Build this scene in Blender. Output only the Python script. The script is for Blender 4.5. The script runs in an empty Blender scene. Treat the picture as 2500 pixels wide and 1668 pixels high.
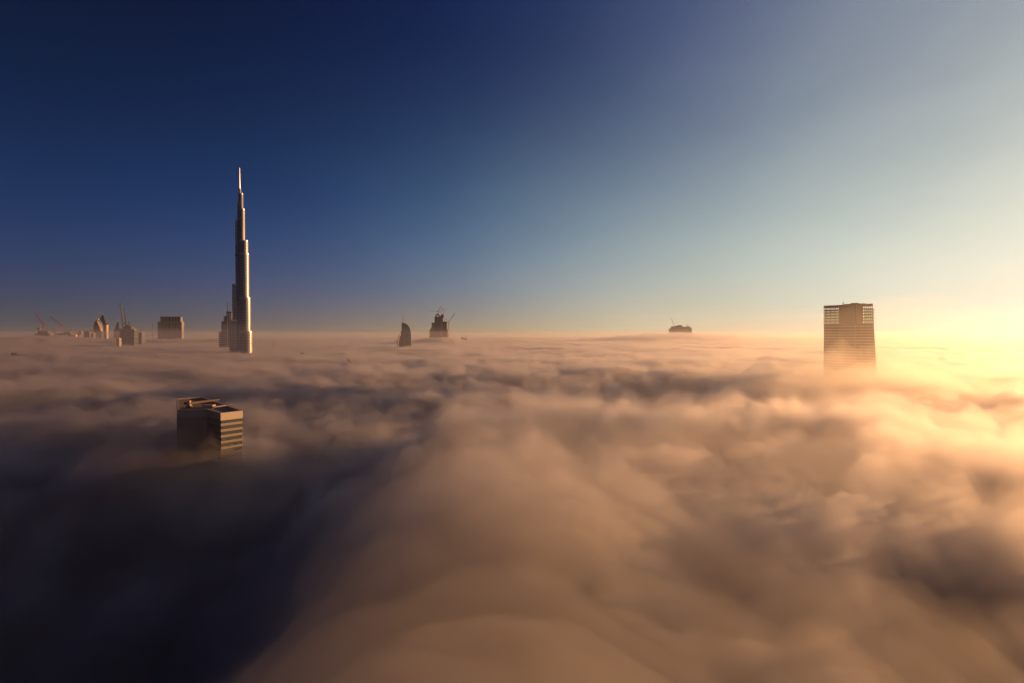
import bpy, math, random
import numpy as np
from mathutils import Vector
R = math.radians
sc = bpy.context.scene
COL = sc.collection
# ------------------------------------------------------------------ camera, sky, sun, exposure
F = 1250.0                 # focal length in photograph pixels (18 mm on a 36 mm sensor, 2500 px wide)
HORIZON = 821.0            # row of the true horizon
EYE = 280.0
cam = bpy.data.objects.new('camera', bpy.data.cameras.new('camera')); COL.objects.link(cam)
cam.data.lens = 18.0; cam.data.sensor_width = 36.0
cam.data.clip_start = 1.0; cam.data.clip_end = 60000.0
cam.location = (0, 0, EYE)
cam.rotation_euler = (R(90) - math.atan((834.0 - HORIZON) / F), 0, 0)
sc.camera = cam

SUN_AZ, SUN_EL = R(74), R(6.6)
SUN = Vector((math.sin(SUN_AZ) * math.cos(SUN_EL), math.cos(SUN_AZ) * math.cos(SUN_EL), math.sin(SUN_EL)))
GLOW = Vector((math.sin(R(61)), math.cos(R(61)), math.sin(R(6)))).normalized()      # middle of the bright patch of sky round the low sun
def build_world():
    w = bpy.data.worlds.new('World'); sc.world = w; w.use_nodes = True
    nt = w.node_tree; N = nt.nodes; L = nt.links
    bg = N['Background']
    tc = N.new('ShaderNodeTexCoord')
    def math_node(op, a, b=None):
        n = N.new('ShaderNodeMath'); n.operation = op
        for i, v in enumerate((a, b)):
            if v is None: continue
            if isinstance(v, (int, float)): n.inputs[i].default_value = v
            else: L.new(v, n.inputs[i])
        return n.outputs[0]
    dot = N.new('ShaderNodeVectorMath'); dot.operation = 'DOT_PRODUCT'
    L.new(tc.outputs['Generated'], dot.inputs[0]); dot.inputs[1].default_value = GLOW
    sep = N.new('ShaderNodeSeparateXYZ'); L.new(tc.outputs['Generated'], sep.inputs[0])
    s01 = math_node('MULTIPLY_ADD', dot.outputs['Value'], .5); s01.node.inputs[2].default_value = .5
    # faint high veil: large soft streaks in the brightness of the sky
    mp = N.new('ShaderNodeMapping'); mp.inputs['Scale'].default_value = (1.6, 1.6, 4.2); mp.inputs['Rotation'].default_value = (0, R(-18), R(25)); L.new(tc.outputs['Generated'], mp.inputs[0])
    no = N.new('ShaderNodeTexNoise'); no.inputs['Scale'].default_value = 1.0; no.inputs['Detail'].default_value = 5.0; no.inputs['Roughness'].default_value = .5; L.new(mp.outputs[0], no.inputs['Vector'])
    s01 = math_node('ADD', s01, math_node('MULTIPLY', math_node('SUBTRACT', no.outputs['Fac'], .5), .08))
    def ramp(stops):
        n = N.new('ShaderNodeValToRGB'); n.color_ramp.interpolation = 'B_SPLINE' if len(stops) > 3 else 'EASE'
        el = n.color_ramp.elements
        while len(el) < len(stops): el.new(.5)
        for e, (p, c) in zip(el, stops): e.position = p; e.color = (*c, 1)
        L.new(s01, n.inputs[0]); return n.outputs[0]
    high, mid, low = ramp(SKY_HIGH), ramp(SKY_MID), ramp(SKY_LOW)
    e = math_node('MAXIMUM', sep.outputs['Z'], 0.0)
    q = math_node('MULTIPLY', e, 1 / .29)
    k2 = math_node('EXPONENT', math_node('MULTIPLY', math_node('MULTIPLY', q, q), -1.0))
    k1 = math_node('EXPONENT', math_node('MULTIPLY', e, -1 / .075))
    def mixed(f, A, B):
        n = N.new('ShaderNodeMix'); n.data_type = 'RGBA'
        L.new(f, n.inputs['Factor']); L.new(A, n.inputs['A']); L.new(B, n.inputs['B']); return n
    mix = mixed(k1, mixed(k2, high, mid).outputs['Result'], low)
    sky = N.new('ShaderNodeTexSky'); sky.sky_type = 'NISHITA'; sky.sun_disc = False
    sky.sun_elevation = SUN_EL; sky.sun_rotation = SUN_AZ; sky.altitude = EYE
    add = N.new('ShaderNodeMix'); add.data_type = 'RGBA'; add.blend_type = 'ADD'; add.inputs['Factor'].default_value = NISHITA
    L.new(mix.outputs['Result'], add.inputs['A']); L.new(sky.outputs[0], add.inputs['B'])
    L.new(add.outputs['Result'], bg.inputs['Color']); bg.inputs['Strength'].default_value = 1.0
NISHITA = 0.001
SKY_HIGH = [(0.0, (0.000151, 0.00113, 0.00755)), (.40, (0.000151, 0.00113, 0.0068)), (.56, (0.000151, 0.00189, 0.0136)), (.68, (0.000227, 0.0034, 0.0272)),
            (.78, (0.00378, 0.00982, 0.0415)), (.86, (0.0212, 0.0317, 0.0793)), (.94, (0.0718, 0.0891, 0.128)), (1.0, (0.227, 0.249, 0.234))]
SKY_MID = [(0.0, (0.000212, 0.00997, 0.0478)), (.40, (0.000212, 0.015, 0.0652)), (.56, (0.000423, 0.0224, 0.0912)), (.70, (0.0196, 0.0681, 0.139)),
           (.80, (0.0906, 0.15, 0.191)), (.90, (0.166, 0.22, 0.217)), (.96, (0.234, 0.283, 0.261)), (1.0, (0.378, 0.382, 0.313))]
SKY_LOW = [(0.0, (0.0272, 0.0257, 0.0257)), (.40, (0.0363, 0.0347, 0.0302)), (.56, (0.0869, 0.068, 0.0468)), (.70, (0.189, 0.136, 0.068)),
           (.80, (0.279, 0.212, 0.113)), (.90, (0.378, 0.302, 0.174)), (.96, (0.36, 0.32, 0.24)), (1.0, (0.42, 0.37, 0.28))]
build_world()
sun = bpy.data.objects.new('sun', bpy.data.lights.new('sun', 'SUN')); COL.objects.link(sun)
sun.data.energy = 5.0; sun.data.angle = R(.5); sun.data.color = (1.0, .46, .165)
sun.rotation_euler = (-SUN).to_track_quat('-Z', 'Y').to_euler()
sc.view_settings.view_transform = 'Standard'; sc.view_settings.look = 'None'
sc.view_settings.exposure = 1.22; sc.view_settings.gamma = 1.0
cy = sc.cycles
cy.max_bounces = 10; cy.volume_bounces = 5; cy.diffuse_bounces = 2; cy.glossy_bounces = 2; cy.transparent_max_bounces = 16
cy.use_denoising = True; cy.denoiser = 'OPENIMAGEDENOISE'
cy.sample_clamp_indirect = 6.0

# ------------------------------------------------------------------ noise
_rng = np.random.default_rng(11)
_P = np.concatenate([_rng.permutation(256)] * 2)
_G = np.stack([np.cos(np.arange(256) * 2.399963), np.sin(np.arange(256) * 2.399963)], 1)
def noise2(x, y, seed=0):
    x = x + seed * 17.31; y = y - seed * 9.77
    xi = np.floor(x).astype(int); yi = np.floor(y).astype(int); xf = x - xi; yf = y - yi
    xi &= 255; yi &= 255
    u = xf ** 3 * (xf * (xf * 6 - 15) + 10); v = yf ** 3 * (yf * (yf * 6 - 15) + 10)
    def g(i, j):
        h = _P[(_P[(xi + i) & 255] + yi + j) & 511]; q = _G[h & 255]
        return q[..., 0] * (xf - i) + q[..., 1] * (yf - j)
    a = g(0, 0) + u * (g(1, 0) - g(0, 0)); b = g(0, 1) + u * (g(1, 1) - g(0, 1))
    return (a + v * (b - a)) * 1.4
def billow(x, y, scale, octaves, seed):
    t = 0.0; a = 1.0
    wx = noise2(x / scale / 1.7, y / scale / 1.7, seed + 50) * scale * .5; wy = noise2(x / scale / 1.7, y / scale / 1.7, seed + 60) * scale * .5
    x = x + wx; y = y + wy
    for o in range(octaves):
        t = t + a * (1 - 2.2 * np.abs(noise2(x / scale, y / scale, seed + o)) ** .9 if False else a * 0 + (np.abs(noise2(x / scale, y / scale, seed + o)) * 2 - .6))
        scale *= .5; a *= .5
    return t
def fbm(x, y, scale, octaves, seed):
    t = 0.0; a = 1.0
    for o in range(octaves):
        t = t + a * noise2(x / scale, y / scale, seed + o); scale *= .5; a *= .5
    return t
def gauss(x, y, cx, cy_, sx, sy, rot=0.0):
    c, s = math.cos(rot), math.sin(rot)
    u = (x - cx) * c + (y - cy_) * s; v = -(x - cx) * s + (y - cy_) * c
    return np.exp(-.5 * ((u / sx) ** 2 + (v / sy) ** 2))

# ------------------------------------------------------------------ fog
def smooth(a, b, v):
    t = np.clip((v - a) / (b - a), 0, 1); return t * t * (3 - 2 * t)
SWELLS = [(-3330, 3640, 260, 260, 44), (-3000, 4000, 420, 300, 8), (-2450, 3850, 330, 160, 24), (-560, 3720, 160, 160, 40),
          (-150, 4150, 420, 200, 22), (1450, 4650, 500, 250, 30), (2500, 4200, 900, 400, 18)]
def fog_height(x, y):
    r = np.hypot(x, y)
    wx = x + 14 * fbm(x, y, 130, 3, 71); wy = y + 14 * fbm(x, y, 130, 3, 81)
    h = 228 + 6 * fbm(x, y, 1100, 2, 1) + 8 * fbm(x, y, 320, 3, 5)
    # ridge running away from below the camera, its right flank in the sun; bank behind it on the right
    rx = -17 - .03 * wy + 26 * fbm(x, y, 85, 4, 97)
    ridge = np.where(wx > rx, np.exp(-.5 * ((wx - rx) / 46) ** 2), smooth(-115, 8, wx - rx)) * (1 - smooth(235, 330, wy + .25 * wx))
    front = 285 + 0.85 * np.maximum(wx - 100, 0)
    bank = smooth(-30, 60, wx) * (1 - smooth(front - 45, front + 35, wy)) * (1 - smooth(500, 900, wx))
    h = h + (12 - 6 * smooth(60, 420, wx)) * bank + 23 * ridge
    h = h + 3 * gauss(x, y, 250, 400, 70, 45) + 9 * gauss(x, y, 105, 268, 48, 24)
    h = h + 3 * gauss(x, y, 450, 610, 120, 70, .3)
    h = h - 10 * gauss(x, y, 84, 66, 26, 26) 
    # hollow behind the crest, hollow on the left round the near building
    h = h - 24 * gauss(x, y, 170, 520, 110, 90, -.3)
    h = h + 15 * gauss(x, y, -175, 276, 30, 34)
    h = h - 14 * (1 - smooth(-115, -5, wx)) * (1 - smooth(265, 400, wy)) * smooth(-900, -350, wx)
    h = h - 34 * (1 - smooth(-110, -25, wx)) * (1 - smooth(80, 240, wy))
    amp = .75 + .35 * np.maximum(bank, ridge)
    near = np.clip((r - 15) / 115, .4, 1)
    far = 1 - .35 * smooth(500, 1800, r)
    h = h + amp * near * far * ((8.0 - 4.5 * bank) * billow(x, y, 120, 2, 20) + 7.5 * billow(x, y, 46, 4, 30) + 2.4 * billow(x, y, 17, 3, 40))
    # swells round the distant towers
    for cx, cy_, sx, sy, a in SWELLS:
        h = h + a * gauss(x, y, cx, cy_, sx, sy) * (1 + .25 * fbm(x, y, 160, 3, 91))
    return h
def polar(r0, r1, nr, fine, coarse):
    az = np.radians(np.concatenate([np.linspace(-62, 80, fine), np.linspace(80, 298, coarse + 2)[1:-1]]))
    rr = np.geomspace(r0, r1, nr)
    Rg, A = np.meshgrid(rr, az, indexing='ij')
    return Rg * np.sin(A), Rg * np.cos(A), len(az)
def sheet(name, x, y, z, na, bottom=None):
    nr = x.shape[0]; n = nr * na
    co = np.stack([x.ravel(), y.ravel(), z.ravel()], 1)
    i = np.arange(nr - 1)[:, None] * na; j = np.arange(na)[None, :]; k = (j + 1) % na
    quads = np.stack([i + j, i + k, i + na + k, i + na + j], -1).reshape(-1, 4)
    extra = [[0, 0, float(z[0].mean())]]
    j = np.arange(na); k = (j + 1) % na
    tris = [np.stack([np.full(na, n), k, j], 1)]
    qs = [quads]
    if bottom is not None:
        ring = co[(nr - 1) * na:].copy(); ring[:, 2] = bottom
        extra = extra + ring.tolist() + [[0, 0, bottom]]
        o = (nr - 1) * na
        qs.append(np.stack([o + j, o + k, n + 1 + k, n + 1 + j], 1))
        tris.append(np.stack([np.full(na, n + 1 + na), n + 1 + j, n + 1 + k], 1))
    co = np.concatenate([co, np.array(extra)])
    q = np.concatenate(qs); t = np.concatenate(tris)
    me = bpy.data.meshes.new(name)
    me.vertices.add(len(co)); me.vertices.foreach_set('co', co.ravel())
    loops = np.concatenate([q.ravel(), t.ravel()]); me.loops.add(len(loops)); me.loops.foreach_set('vertex_index', loops)
    me.polygons.add(len(q) + len(t))
    me.polygons.foreach_set('loop_start', np.concatenate([np.arange(len(q)) * 4, len(q) * 4 + np.arange(len(t)) * 3]))
    me.update(calc_edges=True); me.validate()
    me.polygons.foreach_set('use_smooth', np.ones(len(q) + len(t), bool))
    o = bpy.data.objects.new(name, me); COL.objects.link(o); return o
def volume_mat(name, density, g, color):
    m = bpy.data.materials.new(name); m.use_nodes = True; nt = m.node_tree; nt.nodes.clear()
    out = nt.nodes.new('ShaderNodeOutputMaterial'); v = nt.nodes.new('ShaderNodeVolumePrincipled')
    v.inputs['Color'].default_value = (*color, 1); v.inputs['Density'].default_value = density; v.inputs['Anisotropy'].default_value = g
    nt.links.new(v.outputs[0], out.inputs['Volume']); return m
def plain(name, color, rough=.8, metal=0.0):
    m = bpy.data.materials.new(name); m.use_nodes = True; b = m.node_tree.nodes['Principled BSDF']
    b.inputs['Base Color'].default_value = (*color, 1); b.inputs['Roughness'].default_value = rough; b.inputs['Metallic'].default_value = metal
    return m

FX, FY, FN = polar(6, 14000, 420, 420, 70)
H = fog_height(FX, FY)
RR = np.hypot(FX, FY)
core = sheet('fog', FX, FY, H - 34 - 25 * np.exp(-(RR / 110) ** 2), FN); core['kind'] = 'stuff'; core['label'] = 'thick sea of fog covering the whole city below'
core.data.materials.append(plain('fog_core', (.3, .3, .3), 1))
LAYERS = [(5, .0055, 101, 7.0), (1, .016, 104, 6.5), (-3, .045, 102, 3.0), (-8, .1, 103, 2.0)]
for i, (dz, den, sd, amp) in enumerate(LAYERS):
    loose = 1 + 1.2 * np.exp(-(RR / 110) ** 2)
    z = H + dz * (loose if dz < 0 else 1) + np.clip(RR / 130, .4, 1) * (amp * billow(FX, FY, 30, 4, sd) + .5 * amp * fbm(FX, FY, 90, 3, sd + 9))
    if i == 0:
        z = z + 42 * gauss(FX, FY, 1450, 4600, 520, 140) + 22 * smooth(2500, 8000, RR) * (1 + fbm(FX, FY, 1500, 3, 150))
        # torn veil rising off the lit bank in front
        z = z + 12 * smooth(-45, 20, FX) * (1 - smooth(110, 240, FY)) * (1 - smooth(200, 420, FX)) * np.clip(.9 + 1.5 * fbm(FX, FY, 48, 5, 160), 0, 2) * np.clip((RR - 18) / 60, 0, 1) * (1 - gauss(FX, FY, 82, 66, 34, 36))
    o = sheet('mist', FX, FY, z, FN, bottom=100.0); o['kind'] = 'stuff'
    o['label'] = 'soft sunlit fog filling the air between the towers'
    o.data.materials.append(volume_mat('mist', den, .67, (.74, .74, .76)))
# thin sunlit plume hanging round the broad tower on the right
plume = sheet('mist', FX, FY, 190 + 125 * gauss(FX, FY, 430, 590, 330, 300) + (6 + 14 * gauss(FX, FY, 430, 590, 300, 300)) * fbm(FX, FY, 150, 4, 120), FN, bottom=99.0); plume['kind'] = 'stuff'
plume['label'] = 'thin golden plume of fog hanging round the broad tower'
plume.data.materials.append(volume_mat('thin_mist', .0005, .7, (.9, .88, .84)))
puff = sheet('mist', FX, FY, 196 + 70 * gauss(FX, FY, 425, 625, 130, 66, -.65) * (1 + .5 * fbm(FX, FY, 55, 5, 121)) + 58 * gauss(FX, FY, 330, 480, 90, 60, -.6) * (1 + .4 * fbm(FX, FY, 60, 4, 123)), FN, bottom=97.0); puff['kind'] = 'stuff'
puff['label'] = 'golden puffs of fog climbing in front of the broad tower'
puff.data.materials.append(volume_mat('puff_mist', .006, .66, (.9, .88, .84)))
# low ground-hugging haze that blurs the fog horizon
low = sheet('mist', FX[::6, ::4], FY[::6, ::4], 306 + 30 * smooth(2000, 9000, RR[::6, ::4]) + 12 * fbm(FX[::6, ::4], FY[::6, ::4], 2500, 3, 140), FX[::6, ::4].shape[1], bottom=98.0); low['kind'] = 'stuff'
low['label'] = 'faint mauve haze lying over the fog toward the horizon'
low.data.materials.append(volume_mat('low_mist', 1.15e-4, .6, (.86, .86, .9)))
# haze
me = bpy.data.meshes.new('haze'); hs = 15000
me.from_pydata([(sx * hs, sy * hs, z) for z in (-1, 850) for sx, sy in ((-1, -1), (1, -1), (1, 1), (-1, 1))], [],
               [(3, 2, 1, 0), (4, 5, 6, 7), (0, 1, 5, 4), (1, 2, 6, 5), (2, 3, 7, 6), (3, 0, 4, 7)])
haze = bpy.data.objects.new('haze', me); COL.objects.link(haze); haze['kind'] = 'stuff'
me.materials.append(volume_mat('haze', 1.0e-5, .7, (.55, .78, 1.0)))

# ------------------------------------------------------------------ helpers for the buildings
class Geo:
    def __init__(self): self.v = []; self.f = []
    def prism(self, pts, z0, z1, pts1=None, cap=True):
        pts1 = pts1 or pts; n = len(pts); b = len(self.v)
        area = sum(pts[i][0] * pts[(i + 1) % n][1] - pts[(i + 1) % n][0] * pts[i][1] for i in range(n))
        if area < 0: pts = pts[::-1]; pts1 = pts1[::-1]
        self.v += [(p[0], p[1], z0) for p in pts] + [(p[0], p[1], z1) for p in pts1]
        for i in range(n):
            j = (i + 1) % n; self.f.append((b + i, b + j, b + n + j, b + n + i))
        if cap: self.f.append(tuple(b + n + i for i in range(n))); self.f.append(tuple(b + i for i in reversed(range(n))))
        return self
    def box(self, x0, x1, y0, y1, z0, z1):
        return self.prism([(x0, y0), (x1, y0), (x1, y1), (x0, y1)], z0, z1)
    def hull(self, pts, faces):
        b = len(self.v); self.v += list(pts); self.f += [tuple(b + i for i in f) for f in faces]; return self
    def bar(self, p, q, r, n=4, r1=None):
        p = Vector(p); q = Vector(q); d = (q - p).normalized(); r1 = r if r1 is None else r1
        a = d.cross(Vector((0, 0, 1)))
        if a.length < 1e-3: a = Vector((1, 0, 0))
        a.normalize(); c = d.cross(a); b = len(self.v)
        for o, rr in ((p, r), (q, r1)):
            for i in range(n):
                t = 2 * math.pi * (i + .5) / n; self.v.append(tuple(o + (a * math.cos(t) + c * math.sin(t)) * rr))
        for i in range(n):
            j = (i + 1) % n; self.f.append((b + i, b + n + i, b + n + j, b + j))
        self.f.append(tuple(b + i for i in range(n))); self.f.append(tuple(b + n + i for i in reversed(range(n)))); return self
    def truss(self, p, q, w, t, bay):
        p = Vector(p); q = Vector(q); d = (q - p).normalized()
        a = d.cross(Vector((0, 0, 1)))
        if a.length < 1e-3: a = Vector((1, 0, 0))
        a.normalize(); c = d.cross(a); L = (q - p).length; n = max(2, int(L / bay))
        cor = [(a * sx + c * sy) * (w / 2) for sx, sy in ((-1, -1), (1, -1), (1, 1), (-1, 1))]
        for o in cor: self.bar(p + o, q + o, t)
        for k in range(n):
            s0 = p + d * L * k / n; s1 = p + d * L * (k + 1) / n
            for i in range(4):
                o0, o1 = cor[i], cor[(i + 1) % 4]
                self.bar(s0 + (o0 if k % 2 else o1), s1 + (o1 if k % 2 else o0), t * .7)
        return self
def part(name, geo, mat, parent, stuff=False, label=None):
    me = bpy.data.meshes.new(name)
    off = Vector(parent.matrix_world.translation) if False else root_loc(parent)
    me.from_pydata([(x - off.x, y - off.y, z - off.z) for x, y, z in geo.v], [], geo.f); me.update()
    me.materials.append(mat)
    o = bpy.data.objects.new(name, me); COL.objects.link(o); o.parent = parent
    if stuff: o['kind'] = 'stuff'
    if label: o['label'] = label
    return o
def root_loc(o):
    while o.parent: o = o.parent
    return o.location
def thing(name, label, cat, loc, group=None):
    o = bpy.data.objects.new(name, None); COL.objects.link(o); o.location = loc; o.empty_display_size = 5
    o['label'] = label; o['category'] = cat
    if group: o['group'] = group
    return o
def at(px, py, d):
    """world point seen at column px, row py of the photograph when it stands d metres ahead"""
    return Vector(((px - 1250) / F * d, d, EYE + (HORIZON - py) / F * d))
def mat(name, c0, c1, rough=.7, metal=0.0, scale=.05):
    m = bpy.data.materials.new(name); m.use_nodes = True; nt = m.node_tree; b = nt.nodes['Principled BSDF']
    tc = nt.nodes.new('ShaderNodeTexCoord'); mp = nt.nodes.new('ShaderNodeMapping'); no = nt.nodes.new('ShaderNodeTexNoise'); mx = nt.nodes.new('ShaderNodeMix')
    mp.inputs['Scale'].default_value = (scale, scale, scale * .3); no.inputs['Scale'].default_value = 1.0; no.inputs['Detail'].default_value = 5
    mx.data_type = 'RGBA'; mx.inputs['A'].default_value = (*c0, 1); mx.inputs['B'].default_value = (*c1, 1)
    nt.links.new(tc.outputs['Object'], mp.inputs[0]); nt.links.new(mp.outputs[0], no.inputs['Vector']); nt.links.new(no.outputs['Fac'], mx.inputs['Factor'])
    nt.links.new(mx.outputs['Result'], b.inputs['Base Color']); b.inputs['Roughness'].default_value = rough; b.inputs['Metallic'].default_value = metal
    return m
GLASS = mat('facade_glass', (.03, .04, .055), (.06, .07, .085), .25, .2)
STEEL = mat('brushed_steel', (.40, .41, .42), (.54, .54, .54), .4, .55)
TGLASS = mat('silver_glass', (.05, .095, .175), (.075, .135, .235), .35, .3)
CONC = mat('raw_concrete', (.13, .128, .125), (.21, .20, .19), .9)
DARKC = mat('dark_concrete', (.045, .047, .052), (.08, .08, .08), .9)
PALE = mat('grey_cladding', (.11, .11, .11), (.15, .148, .142), .7)
STONE = mat('pale_parapet_stone', (.20, .195, .185), (.27, .26, .24), .7)
BLUE = mat('blue_glazing', (.05, .07, .11), (.09, .11, .15), .3, .1)
TAN = mat('tan_stone', (.25, .19, .135), (.33, .26, .19), .8)
ROOF = mat('roof_membrane', (.045, .045, .048), (.09, .088, .085), .95, 0, .15)
RED = mat('red_crane_paint', (.12, .03, .025), (.17, .045, .035), .6)
WHITE = mat('white_paint', (.7, .7, .68), (.8, .79, .77), .6)
RUST = mat('orange_formwork', (.42, .2, .09), (.55, .28, .12), .8)
DARK = mat('dark_metal', (.04, .04, .045), (.08, .08, .08), .6, .3)
def ring(pts, d):
    """polygon pushed outward by d (convex or mildly concave, counter-clockwise)"""
    n = len(pts); area = sum(pts[i][0] * pts[(i + 1) % n][1] - pts[(i + 1) % n][0] * pts[i][1] for i in range(n))
    if area < 0: pts = pts[::-1]
    out = []
    for i in range(n):
        p0, p1, p2 = (Vector(pts[(i + k) % n]) for k in (-1, 0, 1))
        e0 = (p1 - p0).normalized(); e1 = (p2 - p1).normalized()
        n0 = Vector((e0.y, -e0.x)); n1 = Vector((e1.y, -e1.x)); b = n0 + n1
        b = b / max(.35, b.dot(b) / 2) if b.length > 1e-6 else n0
        out.append(tuple(p1 + b * d))
    return out

# ------------------------------------------------------------------ the stepped, spired tower
def stepped_tower():
    c = at(587.2, 880, 1672); cx, cy_ = c.x, c.y; U = .4266
    t = thing('skyscraper', 'tallest tower, a slender stepped silvery skyscraper ending in a needle spire', 'skyscraper', (cx, cy_, 0))
    Z = lambda y: 828 - (y - 105) * U
    view = math.atan2(cx, cy_)                       # the front wing points back at the bay, a little to the right
    def wing(ang, tiers):
        d = Vector((math.sin(ang), math.cos(ang))); s = Vector((d.y, -d.x)); bottom = 0.0
        tiers = sorted(tiers, key=lambda q: q[2])
        for L, w, top in tiers:
            pts = []
            for sgn in (-1,): pts.append(Vector((cx, cy_)) + s * (-w / 2))
            pts.append(Vector((cx, cy_)) + d * (L - w * .42) - s * (w / 2))
            for k in range(1, 8):
                a = math.pi * k / 8
                pts.append(Vector((cx, cy_)) + d * (L - w * .42 + math.sin(a) * w * .42) - s * (math.cos(a) * w / 2))
            pts.append(Vector((cx, cy_)) + d * (L - w * .42) + s * (w / 2)); pts.append(Vector((cx, cy_)) + s * (w / 2))
            pts = [tuple(p) for p in pts]
            o = part('tier', Geo().prism(pts, bottom, top), TGLASS, t)
            g = Geo(); z = max(bottom, 190) + 3
            while z < top - 4: g.prism(ring(pts, .35), z, z + 1.1); z += 5.0
            part('floor_band', g, STEEL, o, stuff=True)
            g = Geo(); z = max(bottom, 190) + 3; arc = pts[2:9]; mid = Vector((cx, cy_)) + d * (L - w * .6)  # wider bright steel added on the noses to strengthen the sunlit edge
            while z < top - 4: g.prism(ring(arc + [tuple(mid)], .62), z, z + 2.7); z += 5.0
            part('nose_band', g, STEEL, o, stuff=True)
            g = Geo(); g.prism(ring(pts, .8), top - 3, top + 1.2); part('parapet', g, STEEL, o)
            g = Geo()
            q = ring(pts, .75)
            for k in range(1, 9):
                a, b = Vector(q[k]), Vector(q[k + 1]) if k < 8 else Vector(q[k])
                g.bar((a.x, a.y, bottom), (a.x, a.y, top - 3), .55)
            part('fin', g, STEEL, o, stuff=True)
            bottom = top
    wing(view + math.radians(-90), [(31, 17, Z(1270)), (22.3, 16, Z(995)), (12.4, 12, Z(505)), (6.6, 8, Z(380)), (3.3, 5, Z(265))])
    wing(view + math.radians(150), [(55, 17, Z(1355)), (47, 16, Z(1100)), (40, 15, Z(765)), (37, 12, Z(668)), (21, 9, Z(425)), (13.7, 6, Z(305))])
    wing(view + math.radians(30), [(46, 16, Z(1300)), (37, 15, Z(1010)), (29, 13, Z(700)), (15, 9, Z(545)), (9, 6, Z(390))])
    def disc(r, n=12): return [(cx + r * math.cos(2 * math.pi * i / n), cy_ + r * math.sin(2 * math.pi * i / n)) for i in range(n)]
    part('core', Geo().prism(disc(13.5), 0, Z(700)).prism(disc(10.5), Z(700), Z(505)).prism(disc(7.2), Z(505), Z(380)).prism(disc(4.2), Z(380), Z(265)), TGLASS, t)
    for y in (765, 1100, 545): part('mechanical_floor', Geo().prism(disc(14.2 if y > 700 else 11.2), Z(y) - 7, Z(y) - 1), DARK, t)
    part('spire', Geo().prism(disc(2.6, 8), Z(265), Z(205), disc(1.7, 8)).prism(disc(1.5, 8), Z(205), 828, disc(.8, 8)), STEEL, t)
stepped_tower()

# ------------------------------------------------------------------ shared building pieces
def rect(px0, px1, d, depth, yaw=0.0):
    """footprint whose front spans the photograph columns px0..px1 at distance d; it reaches depth metres back"""
    x0 = (px0 - 1250) / F * d; x1 = (px1 - 1250) / F * d
    pts = [(x0, d), (x1, d), (x1, d + depth), (x0, d + depth)]
    if yaw:
        cx, cy_ = (x0 + x1) / 2, d + depth / 2; c, s_ = math.cos(yaw), math.sin(yaw)
        pts = [(cx + (px - cx) * c - (py - cy_) * s_, cy_ + (px - cx) * s_ + (py - cy_) * c) for px, py in pts]
    return pts
def zat(py, d): return EYE + (HORIZON - py) / F * d
def floors(pts, z0, z1, step, mat_, parent, proud=.4, h=.35):
    g = Geo(); z = z0; rp = ring(pts, proud)
    while z < z1 - step * h: g.prism(rp, z, z + step * h); z += step
    return part('floor_band', g, mat_, parent, stuff=True)
def ribs(p, q, n, z0, z1, r, mat_, parent, name='rib'):
    p, q = Vector(p), Vector(q)
    for i in range(n):
        o = p + (q - p) * ((i + .5) / n)
        part(name, Geo().bar((o.x, o.y, z0), (o.x, o.y, z1), r), mat_, parent)
def face(t, k=.5):
    """turn a building so that its front looks towards the bay the picture is taken from"""
    a = k * math.atan2(t.location.x, t.location.y); t.rotation_euler.z = -a; t.scale.x = math.cos(a)
def center(pts): return (sum(p[0] for p in pts) / len(pts), sum(p[1] for p in pts) / len(pts), 0)
def fog_bottom(d): return 120.0

def luffing_crane(label, foot, mast_h, jib, ang, face, group, tall=True, colour=None, w=2.4):
    """tower crane with a raised jib: foot on the roof, jib metres long raised by ang, jib pointing to face (radians from +x)"""
    colour = colour or RED
    t = thing('tower_crane', label, 'crane', foot, group)
    f = Vector(foot); top = f + Vector((0, 0, mast_h)); dx = Vector((math.cos(face), math.sin(face), 0))
    part('mast', Geo().truss(f, top, w, w * .135, max(4, w)), colour, t)
    part('slewing_platform', Geo().prism([tuple((top + dx * a + Vector((-dx.y, dx.x, 0)) * b).to_2d()) for a, b in ((-9, -1.6), (3, -1.6), (3, 1.6), (-9, 1.6))], top.z, top.z + .9), DARK, t)
    side = Vector((-dx.y, dx.x, 0)); c = top + side * 2.4
    part('cab', Geo().box(c.x - 1.5, c.x + 1.5, c.y - 1.5, c.y + 1.5, top.z + .2, top.z + 3.2), WHITE, t)
    cw = part('counterweight', Geo().prism([tuple((top + dx * a + side * b).to_2d()) for a, b in ((-10, -2), (-6.5, -2), (-6.5, 2), (-10, 2))], top.z - 2.2, top.z + 2.4), DARKC, t)
    heel = top + dx * 1.5 + Vector((0, 0, 1)); tip = heel + (dx * math.cos(ang) + Vector((0, 0, math.sin(ang)))) * jib
    part('jib', Geo().truss(heel, tip, w * .75, w * .13, max(4, w)), colour, t)
    apex = top + dx * -2.5 + Vector((0, 0, 9))
    part('a_frame', Geo().bar(top + dx * 1 + Vector((0, 0, .9)), apex, .4).bar(top + dx * -7 + Vector((0, 0, .9)), apex, .4), colour, t)
    part('pendant_line', Geo().bar(apex, tip, .16), DARK, t)
    return t
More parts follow.
